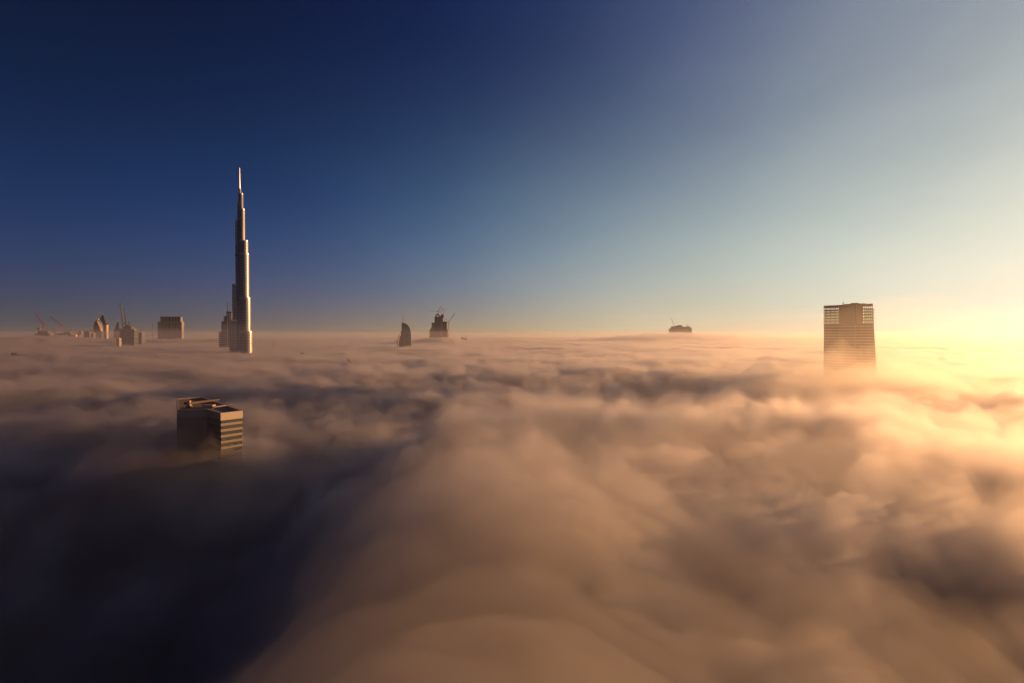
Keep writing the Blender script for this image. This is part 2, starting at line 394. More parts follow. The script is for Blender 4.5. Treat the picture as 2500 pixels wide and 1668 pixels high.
def hammerhead_crane(label, foot, mast_h, jib, counter, face, group, colour=None):
    colour = colour or RUST
    t = thing('tower_crane', label, 'crane', foot, group)
    f = Vector(foot); top = f + Vector((0, 0, mast_h)); dx = Vector((math.cos(face), math.sin(face), 0)); up = Vector((0, 0, 1))
    part('mast', Geo().truss(f, top, 2.4, .32, 4), colour, t)
    part('jib', Geo().truss(top + up * 1.5, top + dx * jib + up * 1.5, 1.8, .26, 4), colour, t)
    cj = part('counter_jib', Geo().truss(top + up * 1.5, top - dx * counter + up * 1.5, 1.8, .26, 4), colour, t)
    e = top - dx * (counter - 2)
    part('counterweight', Geo().box(e.x - 2.6, e.x + 2.6, e.y - 2, e.y + 2, top.z - 3.5, top.z + 1), DARKC, cj)
    part('cab', Geo().box(top.x - 1.5, top.x + 1.5, top.y - 4, top.y - 1, top.z - 1.5, top.z + 1.4), WHITE, t)
    ap = top + up * 9
    part('cat_head', Geo().bar(top, ap, .5), colour, t)
    part('pendant_line', Geo().bar(ap, top + dx * jib * .7 + up * 2, .16).bar(ap, top - dx * counter * .9 + up * 2, .16), DARK, t)
    return t

# ------------------------------------------------------------------ the roof poking out of the fog in the left foreground
def near_block():
    P = [(-144.8, 275.0), (-203.8, 337.0), (-216.6, 330.0), (-182.0, 278.0), (-167.5, 280.5), (-151.6, 266.0)]
    ZR = 240.0
    t = thing('office_building', 'dark banded L-shaped building roof sunk in shadowed fog, its end wall sunlit', 'building', center(P))
    ins = ring(P, -.35)
    part('body', Geo().prism(ins, 0, ZR - 1.2), GLASS, t)
    # roof inside a raised parapet
    g = Geo(); n = len(P)
    Q = P if sum(P[i][0] * P[(i + 1) % n][1] - P[(i + 1) % n][0] * P[i][1] for i in range(n)) > 0 else P[::-1]
    inner = ring(Q, -.9)
    part('roof', Geo().prism(inner, ZR - 1.2, ZR - .9), ROOF, t)
    for i in range(n):
        j = (i + 1) % n
        part('parapet', Geo().prism([Q[i], Q[j], inner[j], inner[i]], ZR - 4.0, ZR), STONE, t)
    def blank(a, b):
        m = (Vector(a) + Vector(b)) / 2; return (m - Vector((-174.75, 279.25))).length < 2
    for i in range(n):
        j = (i + 1) % n
        if blank(Q[i], Q[j]):
            sp = ring(Q, -.1); si = ring(Q, -.8)
            part('blank_wall', Geo().prism([sp[i], sp[j], si[j], si[i]], 0, ZR - 4.05), CONC, t)
    # storeys: alternating spandrels and window bands
    z = ZR - 6.9; k = 0
    while z > 150:
        sp = ring(Q, -.12); si = ring(Q, -.6)
        for i in range(n):
            j = (i + 1) % n
            if blank(Q[i], Q[j]): continue
            part('spandrel', Geo().prism([sp[i], sp[j], si[j], si[i]], z, z + 1.25), PALE, t)
        z -= 3.05; k += 1
    # roof plant
    def rp(cx, cy_, x0, x1, y0, y1, h): return Geo().box(cx + x0, cx + x1, cy_ + y0, cy_ + y1, ZR - .9, ZR - .9 + h)
    part('roof_plant', rp(-172.5, 291, -3, 3, -1.6, 1.6, 1.9).box(-176, -172, 293.5, 296, ZR - .9, ZR + .6), STONE, t)
    part('duct', Geo().bar((-168.5, 289.5, ZR - .1), (-164, 293.5, ZR + .3), .45, 8).bar((-164, 293.5, ZR + .3), (-161.5, 294.6, ZR + .9), .45, 8), STEEL, t)
    # roof cleaning crane lying along the left wing
    c = thing('roof_crane', 'small pale cleaning crane with a long arm lying on the dark foreground roof', 'crane', (-185.0, 293.0, ZR - .9))
    part('base', Geo().box(-186.2, -183.8, 292, 294.2, ZR - .9, ZR + .3), DARK, c)
    part('turret', Geo().prism([(-185.9, 292.3), (-184.1, 292.3), (-184.1, 293.9), (-185.9, 293.9)], ZR + .3, ZR + 3.0, [(-185.6, 292.5), (-184.4, 292.5), (-184.4, 293.7), (-185.6, 293.7)]), TAN, c)
    part('arm', Geo().bar((-185, 293, ZR + 1.4), (-171.5, 300, ZR + 2.8), .8, 6, .5), TAN, c)
    part('counterweight', Geo().box(-187.4, -185.9, 292.2, 293.6, ZR + .8, ZR + 2.2), DARKC, c)
near_block()

# ------------------------------------------------------------------ the broad tower on the right
def broad_tower():
    A = Vector((449.7, 739.0)); B = Vector((486.0, 690.0)); W = (B - A).length; u = (B - A) / W
    v = Vector((-u.y, u.x))
    v = Vector((.576, .818))
    DEP = 21.0; TOP = 324.0
    t = thing('office_tower', 'broad hazy tower with see-through top floors, backlit in golden fog on the right', 'tower', ((A.x + B.x) / 2, (A.y + B.y) / 2, 0))
    pt = lambda a, b: tuple(A + u * a + v * b)
    def flare(z): return 7.0 * min(1.0, max(0.0, (TOP - z) / 112.0)) ** 1.1 if z > 100 else 7.0
    def bx(a0, a1, b0, b1, z0, z1, g=None, fl=(0, 0)):
        g = g or Geo(); return g.prism([pt(a0, b0), pt(a1 + fl[0], b0), pt(a1 + fl[0], b1), pt(a0, b1)], z0, z1, [pt(a0, b0), pt(a1 + fl[1], b0), pt(a1 + fl[1], b1), pt(a0, b1)])
    part('core_wall', bx(19.6, 49.6, .3, DEP - .3, 0, TOP - 3), TAN, t)
    part('parapet', bx(0, W, 0, DEP, TOP - 3, TOP), TAN, t)
    ZB = TOP - 26.6
    # lower storeys: closed facade, flaring to the right
    part('lower_facade', bx(.3, W - .3, .3, DEP - .3, 200, ZB - .4, fl=(flare(200), flare(ZB))), GLASS, t)
    part('podium', bx(.3, W + 6.7, .3, DEP - .3, 0, 200), GLASS, t)
    z = ZB - .4; 
    while z > 208:
        part('floor_edge', bx(-.05, W, -.05, DEP, z, z + .75, fl=(flare(z), flare(z + .75))), TAN, t); z -= 3.9
    # open storeys: slabs, columns and clear panes at both ends
    zs = [TOP - 6.7 - 3.98 * i for i in range(6)]
    for i, zz in enumerate(zs):
        part('floor_slab', bx(0, 19.6, 0, DEP, zz - .55, zz + .55), TAN, t)
        part('floor_slab', bx(49.6, W, 0, DEP, zz - .55, zz + .55, fl=(flare(zz), flare(zz))), TAN, t)
    edges = [-.01 + 2.8 * i for i in range(8)]
    for i, a in enumerate(edges[:-1]):
        part('column', bx(a, a + (.9 if i % 2 else .55), .25, 1.15, ZB - .4, TOP - 3), TAN, t)
        part('column', bx(a, a + .7, DEP - 1.15, DEP - .25, ZB - .4, TOP - 3), TAN, t)
    for i in range(5):
        a = 50.6 + 2.45 * i
        part('column', bx(a, a + .75, .25, 1.15, ZB - .4, TOP - 3), TAN, t)
        part('column', bx(a, a + .75, DEP - 1.15, DEP - .25, ZB - .4, TOP - 3), TAN, t)
    g = bpy.data.materials.new('green_tinted_glass'); g.use_nodes = True; nt = g.node_tree; nt.nodes.clear()
    out = nt.nodes.new('ShaderNodeOutputMaterial'); mx = nt.nodes.new('ShaderNodeMixShader'); tr = nt.nodes.new('ShaderNodeBsdfTransparent'); gl = nt.nodes.new('ShaderNodeBsdfGlossy')
    tr.inputs['Color'].default_value = (.62, .72, .56, 1); gl.inputs['Roughness'].default_value = .1; mx.inputs['Fac'].default_value = .12
    nt.links.new(tr.outputs[0], mx.inputs[1]); nt.links.new(gl.outputs[0], mx.inputs[2]); nt.links.new(mx.outputs[0], out.inputs[0])
    for i in range(5):
        z1 = zs[i] - .55; z0 = zs[i + 1] + .55
        for k in range(7):
            part('glass_pane', bx(edges[k] + .95, edges[k] + 2.75, .3, .36, z0, z1), g, t)
        for k in range(5):
            a = 50.6 + 2.45 * k; part('glass_pane', bx(a + .8, a + 2.4, .3, .36, z0, z1), g, t)
    part('seam_strip', bx(39.6, 41.0, -.35, .25, 205, TOP - .4), PALE, t)
    part('roof_rail', bx(26, 52, 3, 3.4, TOP, TOP + .9), DARK, t)
    part('roof_plant', bx(34, 44, 6, 14, TOP, TOP + 2.2), TAN, t)
    m = Vector(pt(25.5, 4))
    part('mast', Geo().bar((m.x, m.y, TOP), (m.x, m.y, TOP + 4.6), .3).bar((m.x - 2, m.y, TOP), (m.x - 1.2, m.y, TOP + 3.2), .25), DARK, t)
broad_tower()

# ------------------------------------------------------------------ the terraced hotel beside the tallest tower
def terraced_hotel():
    D = 2350; S = lambda x: 480 + x / 3.135; Y = lambda y: 380 + y / 3.135
    P = rect(S(163), S(272), D, 40); t = thing('hotel_tower', 'terraced grey tower with twin antennas just left of the tallest tower', 'tower', center(P)); face(t)
    lst = [(163, 185, 1355, 30), (180, 200, 1275, 34), (197, 218, 1235, 38), (215, 253, 1200, 42), (253, 262, 1300, 36)]
    for k, (a, b, y, dep) in enumerate(lst):
        p = rect(S(a), S(b), D - dep * .2 - k * .3, dep)
        o = part('stepped_block', Geo().prism(p, 0, zat(Y(y), D)), GLASS if k % 2 else BLUE, t)
        floors(p, 190, zat(Y(y), D), 9, STEEL, o)
        part('parapet', Geo().prism(ring(p, .7), zat(Y(y), D), zat(Y(y), D) + 3), PALE, o)
    for x in (223.5, 243):
        c = at(S(x), Y(1200), D); part('antenna', Geo().bar((c.x, c.y + 10, zat(Y(1202), D)), (c.x, c.y + 10, zat(Y(1118), D)), 1.3, 6, .8), DARK, t)
    c = at(S(265), Y(1300), D)
    part('side_mast', Geo().box(c.x - 4, c.x + 4, D + 4, D + 12, 0, zat(Y(1262), D)).box(c.x - 7, c.x + 7, D + 2, D + 14, zat(Y(1250), D), zat(Y(1238), D)), CONC, t)
    for x in (222, 236, 248):
        c = at(S(x), 0, D - 9.6); part('pier', Geo().box(c.x - 1.6, c.x + 1.6, D - 10.4, D - 9, 150, zat(Y(1205), D)), STEEL, t)
terraced_hotel()

# ------------------------------------------------------------------ the striped block
def striped_block():
    D = 4200; S = lambda x: 340 + x / 13.056; Y = lambda y: 750 + y / 13.056
    P = rect(S(590), S(1285), D, 60); t = thing('striped_block', 'wide slab block with vertical dark and pale stripes and a raised top', 'building', center(P)); face(t)
    low = rect(S(590), S(1285), D, 60); up = rect(S(672), S(1258), D + 2, 50)
    part('lower_block', Geo().prism(low, 0, zat(Y(478), D)), PALE, t)
    part('upper_block', Geo().prism(up, zat(Y(478), D), zat(Y(305), D)), PALE, t)
    part('cornice', Geo().prism(ring(low, .8), zat(Y(492), D), zat(Y(470), D)), CONC, t)
    part('cornice', Geo().prism(ring(up, .8), zat(Y(318), D), zat(Y(302), D)), DARKC, t)
    for x, w in ((625, 66), (728, 24), (790, 20), (848, 30), (910, 40), (962, 16), (1016, 30), (1062, 16), (1098, 34), (1150, 14), (1195, 30), (1250, 46)):
        a = at(S(x - w / 2), 0, D).x; b = at(S(x + w / 2), 0, D).x
        part('window_strip', Geo().box(a, b, D - .9, D + .2, 150, zat(Y(500), D)), BLUE if w > 50 else GLASS, t)
    for x, w in ((715, 86), (835, 26), (930, 36), (1018, 28), (1105, 34), (1190, 24)):
        a = at(S(x - w / 2), 0, D).x; b = at(S(x + w / 2), 0, D).x
        part('window_strip', Geo().box(a, b, D + 1.1, D + 2.2, zat(Y(462), D), zat(Y(330), D)), BLUE if w > 50 else GLASS, t)
striped_block()
c = at(340 + 430 / 13.056, 820, 4300)
t = thing('lattice_mast', 'thin lone mast standing left of the striped slab block', 'mast', (c.x, c.y, 0))
part('shaft', Geo().truss((c.x, c.y, 0), (c.x, c.y, zat(750 + 540 / 13.056, 4300)), 3.4, .5, 9), DARK, t)
part('antenna', Geo().bar((c.x, c.y, zat(750 + 540 / 13.056, 4300)), (c.x, c.y, zat(750 + 500 / 13.056, 4300)), .5), DARK, t)

# ------------------------------------------------------------------ the two spire-roofed towers, the sail-shaped tower and the low cluster
def wedge_tower(label, D, S, Y, x0, x1, xp, yp, ys, yb, lit):
    P = rect(S(x0), S(x1), D, 55); t = thing('spired_tower', label, 'tower', center(P), 'towers with pointed triangular roofs'); face(t)
    z = zat(Y(ys), D); c = at(S(xp), Y(yp), D)
    part('shaft', Geo().prism(P, 0, z), BLUE, t)
    b = [(p[0], p[1], z) for p in P]
    part('pointed_roof', Geo().hull(b + [(c.x - 2, D + 25, c.z), (c.x + 2, D + 25, c.z)], [(3, 2, 1, 0), (0, 1, 5, 4), (1, 2, 5), (2, 3, 4, 5), (3, 0, 4)]), GLASS, t)
    part('spire', Geo().bar((c.x, D + 25, c.z - 6), (c.x, D + 25, c.z + 18), 1.6, 6, .4), STEEL, t)
    if lit:  # sun on the right edge of the shaft, imitated by warm-coloured pieces
        e = rect(S(x1 - 44), S(x1), D - 3, 40); part('lit_edge', Geo().prism(e, 0, zat(Y(590), D)), TAN, t)
        part('lit_edge_cap', Geo().prism(e, zat(Y(590), D), zat(Y(575), D)), RUST, t)
Sz = lambda x: 180 + x / 13.056; Yz = lambda y: 750 + y / 13.056
wedge_tower('pointed tower with a thin spire behind the rounded sail-shaped tower', 4700, Sz, Yz, 700, 990, 855, 235, 560, 950, True)
wedge_tower('faint pointed roof alone between the sail-shaped tower and the crane-topped tower', 5200, Sz, Yz, 1255, 1425, 1352, 440, 790, 800, False)
def sail_tower():
    D = 4400; t = None
    prof = [(640, 870, 960), (632, 872, 760), (642, 868, 640), (655, 850, 560), (678, 830, 490), (700, 800, 440), (722, 772, 400), (742, 758, 370)]
    c = at(Sz(755), 0, D); t = thing('sail_tower', 'rounded sail-shaped tower with a sunlit curved edge in the far left group', 'tower', (c.x, D, 0)); face(t)
    prev = None; g = Geo(); gl = Geo()
    rows = [(640, 870, None)] + prof
    for k in range(len(rows) - 1):
        a, b = rows[k], rows[k + 1]
        z0 = 0 if a[2] is None else zat(Yz(a[2]), D); z1 = zat(Yz(b[2]), D)
        x = [at(Sz(q), 0, D).x for q in (a[0], a[1], b[0], b[1])]
        g.prism([(x[0], D), (x[1], D + 8), (x[1], D + 42), (x[0], D + 34)], z0, z1, [(x[2], D), (x[3], D + 8), (x[3], D + 42), (x[2], D + 34)])
    part('body', g, BLUE, t)
    lit = [(770, 450, 14), (800, 520, 26), (822, 580, 30), (842, 650, 26), (856, 720, 18), (862, 775, 8)]  # sunlit curve of the tower's edge, put in as a tan-coloured strip
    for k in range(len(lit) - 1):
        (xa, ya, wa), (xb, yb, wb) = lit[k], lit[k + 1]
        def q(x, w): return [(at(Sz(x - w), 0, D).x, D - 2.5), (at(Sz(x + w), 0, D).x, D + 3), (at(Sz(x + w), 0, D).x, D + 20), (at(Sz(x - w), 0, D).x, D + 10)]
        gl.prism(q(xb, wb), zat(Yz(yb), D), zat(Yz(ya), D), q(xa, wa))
    part('sunlit_strip', gl, TAN, t)
    e = at(Sz(752), Yz(385), D); part('crown_knob', Geo().prism([(e.x + 10 * math.cos(i * 1.047), D + 18 + 10 * math.sin(i * 1.047)) for i in range(6)], zat(Yz(400), D), zat(Yz(362), D)), DARKC, t)
    f = at(Sz(772), 0, D); part('beacon', Geo().box(f.x - 3, f.x + 3, D + 8, D + 14, zat(Yz(400), D), zat(Yz(370), D)), WHITE, t)
sail_tower()
LOWS = [(80, 140, 880, 4300, BLUE, 'low bluish block at the left end of the far cluster'), (125, 205, 775, 4500, BLUE, 'taller bluish block second from the left in the far cluster'),
        (208, 300, 790, 4600, PALE, 'pale block between two bluish ones in the far cluster'), (305, 450, 775, 4400, BLUE, 'wide dark bluish block in the middle of the far cluster'),
        (452, 510, 790, 4700, PALE, 'narrow pale block right of the wide dark one'), (450, 585, 740, 5000, BLUE, 'faint broad block behind the far cluster beside the sail-shaped tower'),
        (520, 590, 830, 4350, BLUE, 'short dark block against the sail-shaped tower')]
for x0, x1, y, D, m_, lb in LOWS:
    p = rect(Sz(x0), Sz(x1), D, 45); t = thing('city_block', lb, 'building', center(p), 'low blocks of the far left cluster'); face(t)
    o = part('body', Geo().prism(p, 0, zat(Yz(y), D)), m_, t); floors(p, 190, zat(Yz(y), D), 11, CONC, o)
    part('roof_plant', Geo().prism(ring(p, -14), zat(Yz(y), D), zat(Yz(y), D) + 6), CONC, t)

# ------------------------------------------------------------------ the dark tower under construction and its neighbours
def core_tower():
    D = 2700; P = rect(Sz(1425), Sz(1838), D, 60)
    t = thing('unfinished_tower', 'dark tower under construction topped by two steep cranes', 'tower', center(P), 'towers under construction'); face(t)
    part('body', Geo().prism(P, 0, zat(Yz(700), D)), GLASS, t)
    part('stepped_top', Geo().prism(rect(Sz(1520), Sz(1760), D + 4, 45), zat(Yz(700), D), zat(Yz(625), D)), DARK, t)
    part('terrace', Geo().prism(ring(rect(Sz(1400), Sz(1500), D - 3, 30), 0), zat(Yz(706), D), zat(Yz(672), D)), CONC, t)
    part('terrace', Geo().prism(rect(Sz(1740), Sz(1830), D - 3, 30), zat(Yz(725), D), zat(Yz(700), D)), CONC, t)
    floors(P, 200, zat(Yz(720), D), 11, DARK, t, .5, .18)
    part('corner_pier', Geo().prism(rect(Sz(1425), Sz(1450), D - 1.5, 12), 0, zat(Yz(735), D)), BLUE, t)
    part('belt', Geo().prism(ring(P, .9), zat(Yz(1010), D), zat(Yz(985), D)), GLASS, t)
    zt = zat(Yz(625), D)
    for x, y, lb, top in ((1575, 510, 'left of two steep cranes on the dark unfinished tower, the taller one', -160), (1690, 600, 'right of two steep cranes on the dark unfinished tower, slightly shorter', 70)):
        f = at(Sz(x), 0, D + 20); h = zat(Yz(y), D) - zt
        jl = zat(Yz(top), D) - zat(Yz(y), D)
        luffing_crane(lb, (f.x, f.y, zt), max(h, 6), jl, R(84), math.pi, 'cranes on the dark unfinished tower', colour=DARK, w=4.2)
    for x, y in ((1632, 470), (1660, 560), (1722, 460), (1742, 570)):
        f = at(Sz(x), 0, D + 14); part('climbing_frame', Geo().truss((f.x, f.y, zt), (f.x + 1, f.y, zat(Yz(y), D)), 3, .5, 5), DARK, t)
core_tower()
p = rect(Sz(1862), Sz(2095), 3100, 60); t = thing('slab_block', 'plain blue-grey rectangular block right of the dark unfinished tower', 'building', center(p)); face(t)
o = part('body', Geo().prism(p, 0, zat(Yz(805), 3100)), BLUE, t); floors(p, 190, zat(Yz(805), 3100), 12, GLASS, o)
part('parapet', Geo().prism(ring(p, .8), zat(Yz(812), 3100), zat(Yz(800), 3100)), CONC, t)
c = at(Sz(2088), 0, 3110); part('antenna', Geo().bar((c.x, 3110, zat(Yz(806), 3110)), (c.x, 3110, zat(Yz(700), 3110)), .9), DARK, t)
p = rect(Sz(1325), Sz(1408), 2600, 30); t = thing('corner_block', 'small low sunlit block at the left foot of the dark unfinished tower', 'building', center(p)); face(t)
part('body', Geo().prism(p, 0, zat(Yz(985), 2600)), CONC, t)
part('roof_hut', Geo().prism(rect(Sz(1330), Sz(1365), 2602, 14), zat(Yz(985), 2600), zat(Yz(962), 2600)), PALE, t)
part('terrace', Geo().prism(ring(rect(Sz(1360), Sz(1405), 2597, 10), 0), zat(Yz(1020), 2600), zat(Yz(1006), 2600)), TAN, t)

# ------------------------------------------------------------------ the two construction sites at the far left
Sa = lambda x: 60 + x / 13.056; Ya = Yz
def site_a():
    D = 4000; P = rect(Sa(285), Sa(700), D, 70)
    t = thing('unfinished_tower', 'flat unfinished tower top with two cranes, farthest left above the fog', 'tower', center(P), 'towers under construction'); face(t)
    part('lower_deck', Geo().prism(P, 0, zat(Ya(845), D)), DARKC, t)
    up = rect(Sa(385), Sa(660), D + 3, 50)
    part('upper_deck', Geo().prism(up, zat(Ya(845), D), zat(Ya(760), D)), DARKC, t)
    part('opening', Geo().prism(rect(Sa(520), Sa(575), D + 1.5, 4), zat(Ya(825), D), zat(Ya(785), D)), TAN, t)
    part('formwork', Geo().prism(rect(Sa(370), Sa(470), D + 10, 20), zat(Ya(720), D), zat(Ya(655), D)), CONC, t)
    part('shoring', Geo().prism(rect(Sa(400), Sa(440), D + 12, 16), zat(Ya(760), D), zat(Ya(720), D)), CONC, t)
    zt = zat(Ya(760), D)
    for x, y, ang, L, lb in ((600, 570, 58, 125, 'longer-armed crane on the farthest left unfinished tower'), (690, 650, 66, 84, 'shorter-armed crane on the farthest left unfinished tower')):
        f = at(Sa(x), 0, D + 25); luffing_crane(lb, (f.x, f.y, zt), zat(Ya(y), D) - zt, L, R(ang), math.pi, 'cranes over the far left building sites', w=4.5)
site_a()
def site_b():
    D = 3900; P = rect(Sa(1000), Sa(1390), D, 60)
    t = thing('unfinished_tower', 'unfinished tower with ragged decks and orange formwork, second from the left', 'tower', center(P), 'towers under construction'); face(t)
    part('body', Geo().prism(rect(Sa(1040), Sa(1180), D, 40), 0, zat(Ya(860), D)).prism(rect(Sa(1320), Sa(1390), D, 40), 0, zat(Ya(880), D)).prism(rect(Sa(1180), Sa(1320), D + 8, 40), 0, zat(Ya(935), D)), DARKC, t)
    part('upper_deck', Geo().prism(P, zat(Ya(878), D), zat(Ya(838), D)), DARKC, t)
    part('crane_base', Geo().prism(rect(Sa(1205), Sa(1370), D + 6, 30), zat(Ya(838), D), zat(Ya(785), D)), DARKC, t)
    part('formwork', Geo().prism(rect(Sa(1390), Sa(1520), D - 2, 36), 0, zat(Ya(885), D)), RUST, t, label='rust-orange formwork box')
    zt = zat(Ya(785), D)
    f = at(Sa(1232), 0, D + 20); luffing_crane('long-armed crane on the second unfinished tower from the left', (f.x, f.y, zt), zat(Ya(615), D) - zt, 125, R(38), math.pi, 'cranes over the far left building sites', w=4.5)
    f = at(Sa(975), 0, D + 20); luffing_crane('low crane between the two far left unfinished towers', (f.x, f.y, zat(Ya(960), D)), zat(Ya(770), D) - zat(Ya(960), D), 34, R(60), math.pi, 'cranes over the far left building sites', w=4.5)
    f = at(Sa(1518), 0, D + 20); hammerhead_crane('short tower crane at the right side of the orange formwork', (f.x, f.y, zat(Ya(1060), D)), zat(Ya(700), D) - zat(Ya(1060), D), 22, 14, R(120), 'cranes over the far left building sites', CONC)
site_b()
p = rect(27, 55, 1500, 12); t = thing('city_block', 'ghostly pale building almost lost in fog at the left edge', 'building', center(p)); face(t)
part('body', Geo().prism(p, 0, zat(866, 1500)), TAN, t)
part('side_tower', Geo().prism(rect(26, 30, 1498, 20), 0, zat(862, 1500)), CONC, t)
part('annexe', Geo().prism(rect(48, 56, 1494, 14), 0, zat(875, 1500)), PALE, t)
floors(p, 150, zat(866, 1500), 6, PALE, t)

# ------------------------------------------------------------------ the quarter-round tower and the twin-crowned tower
def curved_tower():
    D = 2300; S = lambda x: 920 + x / 9.038; Y = lambda y: 720 + y / 9.038
    c = at(S(640), 0, D); t = thing('curved_tower', 'quarter-round blue tower with two antennas, left of the domed twin tower', 'tower', (c.x, D, 0)); face(t)
    X = lambda x: at(S(x), 0, D).x
    curve = [(548, 627), (600, 630), (640, 645), (672, 668), (700, 700), (722, 738), (735, 785), (744, 840), (747, 960), (747, 1160)]
    outl = [(X(548), 0), (X(747), 0)] + [(X(a), zat(Y(b), D)) for a, b in reversed(curve[:-1])]
    def slab(poly, y0, y1):
        g = Geo(); n = len(poly); g.v = [(a, y0, z) for a, z in poly] + [(a, y1, z) for a, z in poly]
        g.f = [tuple(range(n)), tuple(reversed(range(n, 2 * n)))] + [((i + 1) % n, i, n + i, n + (i + 1) % n) for i in range(n)]; return g
    part('sail', slab(outl, D, D + 38), BLUE, t)
    rim = [(X(a), zat(Y(b), D)) for a, b in curve]; g = Geo()
    for (a, z), (b, w) in zip(rim, rim[1:]): g.bar((a, D - 1, z), (b, D - 1, w), 2.2)
    part('curved_rim', g, PALE, t)
    for x0, x1, y, dep in ((525, 575, 797, 26), (500, 560, 905, 30), (484, 700, 985, 34)):
        p = rect(S(x0), S(x1), D - dep * .35, dep); o = part('stepped_block', Geo().prism(p, 0, zat(Y(y), D)), GLASS, t)
        floors(p, 190, zat(Y(y), D), 8, PALE, o)
    for y in (765, 945, 965, 1015, 1040, 1085):
        part('belt', Geo().box(X(580 if y > 900 else 565), X(690), D - 13 if y > 980 else D - 2, D, zat(Y(y + 9), D), zat(Y(y), D)), PALE, t)
    part('dark_panel', Geo().box(X(640), X(700), D - 1.4, D, zat(Y(945), D), zat(Y(860), D)), DARKC, t)
    for x in (574, 601): part('antenna', Geo().bar((X(x), D + 12, zat(Y(628), D)), (X(x), D + 12, zat(Y(452), D)), 1.5, 6, .7), RUST, t)
    f = at(S(455), 0, D + 30); luffing_crane('small crane low at the left foot of the quarter-round tower', (f.x, f.y, 0), zat(Y(1030), D), 38, R(62), R(75), 'cranes beside the middle towers', w=3)
curved_tower()
def twin_tower():
    D = 4200; S = lambda x: 1040 + x / 15.683; Y = lambda y: 740 + y / 15.683; X = lambda x: at(S(x), 0, D).x
    P = rect(S(315), S(790), D, 90); t = thing('twin_tower', 'tower with two rounded crowns under construction amid cranes', 'tower', center(P)); face(t)
    def blk(name, x0, x1, y, dd, dep, m_): return part(name, Geo().prism(rect(S(x0), S(x1), D + dd, dep), 0, zat(Y(y), D)), m_, t)
    a = blk('main_block', 315, 540, 540, 0, 80, DARKC); b = blk('second_block', 530, 640, 560, 8, 70, CONC); blk('shoulder', 208, 318, 750, 12, 60, CONC)
    blk('shoulder', 625, 788, 720, 10, 60, DARKC); blk('low_wing', 770, 832, 1010, 4, 40, RUST)
    # sloped left wing
    q = [(X(125), zat(Y(1030), D)), (X(125), 0), (X(320), 0), (X(320), zat(Y(850), D)), (X(235), zat(Y(900), D))]
    g = Geo(); n = 5; g.v = [(x, D - 4, z) for x, z in q] + [(x, D + 40, z) for x, z in q]
    g.f = [tuple(range(n)), tuple(reversed(range(n, 2 * n)))] + [((i + 1) % n, i, n + i, n + (i + 1) % n) for i in range(n)]
    part('sloped_wing', g, CONC, t)
    # arched crowns
    def arch(name, x0, x1, ytop, ybase, m_, dd, solid):
        r = (X(x1) - X(x0)) / 2; cx = (X(x0) + X(x1)) / 2; zb = zat(Y(ybase), D); hh = zat(Y(ytop), D) - zb; g = Geo(); k = 9
        pts = [(cx - r * math.cos(math.pi * i / (k - 1)), zb + hh * math.sin(math.pi * i / (k - 1)) ** .8 if 0 < i < k - 1 else zb) for i in range(k)]
        if solid:
            g.v = [(x, D + dd, z) for x, z in pts] + [(x, D + dd + 50, z) for x, z in pts]
            g.f = [tuple(reversed(range(k))), tuple(range(k, 2 * k))] + [(i, (i + 1) % k, k + (i + 1) % k, k + i) for i in range(k)]
        else:
            for dy in (dd, dd + 40):
                for (x, z), (x2, z2) in zip(pts, pts[1:]): g.bar((x, D + dy, z), (x2, D + dy, z2), 3.2)
            for i in range(1, k - 1): g.bar((pts[i][0], D + dd, zb), (pts[i][0], D + dd, pts[i][1]), 1.6)
        return part(name, g, m_, t)
    arch('arched_crown', 350, 510, 425, 540, CONC, 4, False); arch('arched_crown', 535, 660, 420, 565, RED, 14, True)
    ribs((X(330), D - 1), (X(530), D - 1), 7, 200, zat(Y(560), D), 2.0, PALE, t)
    ribs((X(650), D + 9), (X(770), D + 9), 4, 200, zat(Y(740), D), 2.0, PALE, t)
    part('parapet', Geo().prism(ring(rect(S(315), S(540), D, 80), 1.2), zat(Y(552), D), zat(Y(536), D)), DARK, t)
    part('parapet', Geo().prism(ring(rect(S(625), S(788), D + 10, 60), 1.2), zat(Y(735), D), zat(Y(716), D)), DARK, t)
    part('window_strip', Geo().box(X(535), X(562), D + 6.6, D + 8, zat(Y(740), D), zat(Y(570), D)), PALE, t)
    gp = 'cranes beside the middle towers'
    f = at(S(478), 0, D + 30); hammerhead_crane('flat-armed crane over the domed twin tower, its arm reaching left', (f.x, f.y, zat(Y(545), D)), zat(Y(322), D) - zat(Y(545), D), 78, 22, math.pi, gp, RUST)
    f = at(S(470), 0, D + 50); luffing_crane('steep crane just above the left dome of the twin tower', (f.x, f.y, zat(Y(545), D)), zat(Y(300), D) - zat(Y(545), D), 52, R(58), 0, gp, w=3.4)
    f = at(S(682), 0, D + 30); hammerhead_crane('tall thin crane right of the red dome of the twin tower', (f.x, f.y, zat(Y(720), D)), zat(Y(245), D) - zat(Y(720), D), 24, 16, 0.2, gp, RED)
    f = at(S(700), 0, D + 6); hammerhead_crane('low crane on the right shoulder of the twin tower', (f.x, f.y, zat(Y(720), D)), zat(Y(640), D) - zat(Y(720), D), 14, 20, math.pi, gp, DARK)
    f = at(S(870), 0, D); luffing_crane('free-standing crane right of the domed twin tower, arm raised rightward', (f.x, f.y, 0), zat(Y(735), D), 92, R(56), 0, gp, w=4.2)
    p = rect(S(1332), S(1440), 4300, 40); t2 = thing('city_block', 'small dark rooftop with an arm-like wing, right of the twin tower', 'building', center(p)); face(t2)
    part('body', Geo().prism(p, 0, zat(Y(1315), 4300)), DARKC, t2)
    part('roof_arm', Geo().prism(rect(S(1440), S(1590), 4300, 14), zat(Y(1425), 4300), zat(Y(1390), 4300)).prism(rect(S(1560), S(1590), 4300, 14), 0, zat(Y(1425), 4300)), DARKC, t2)
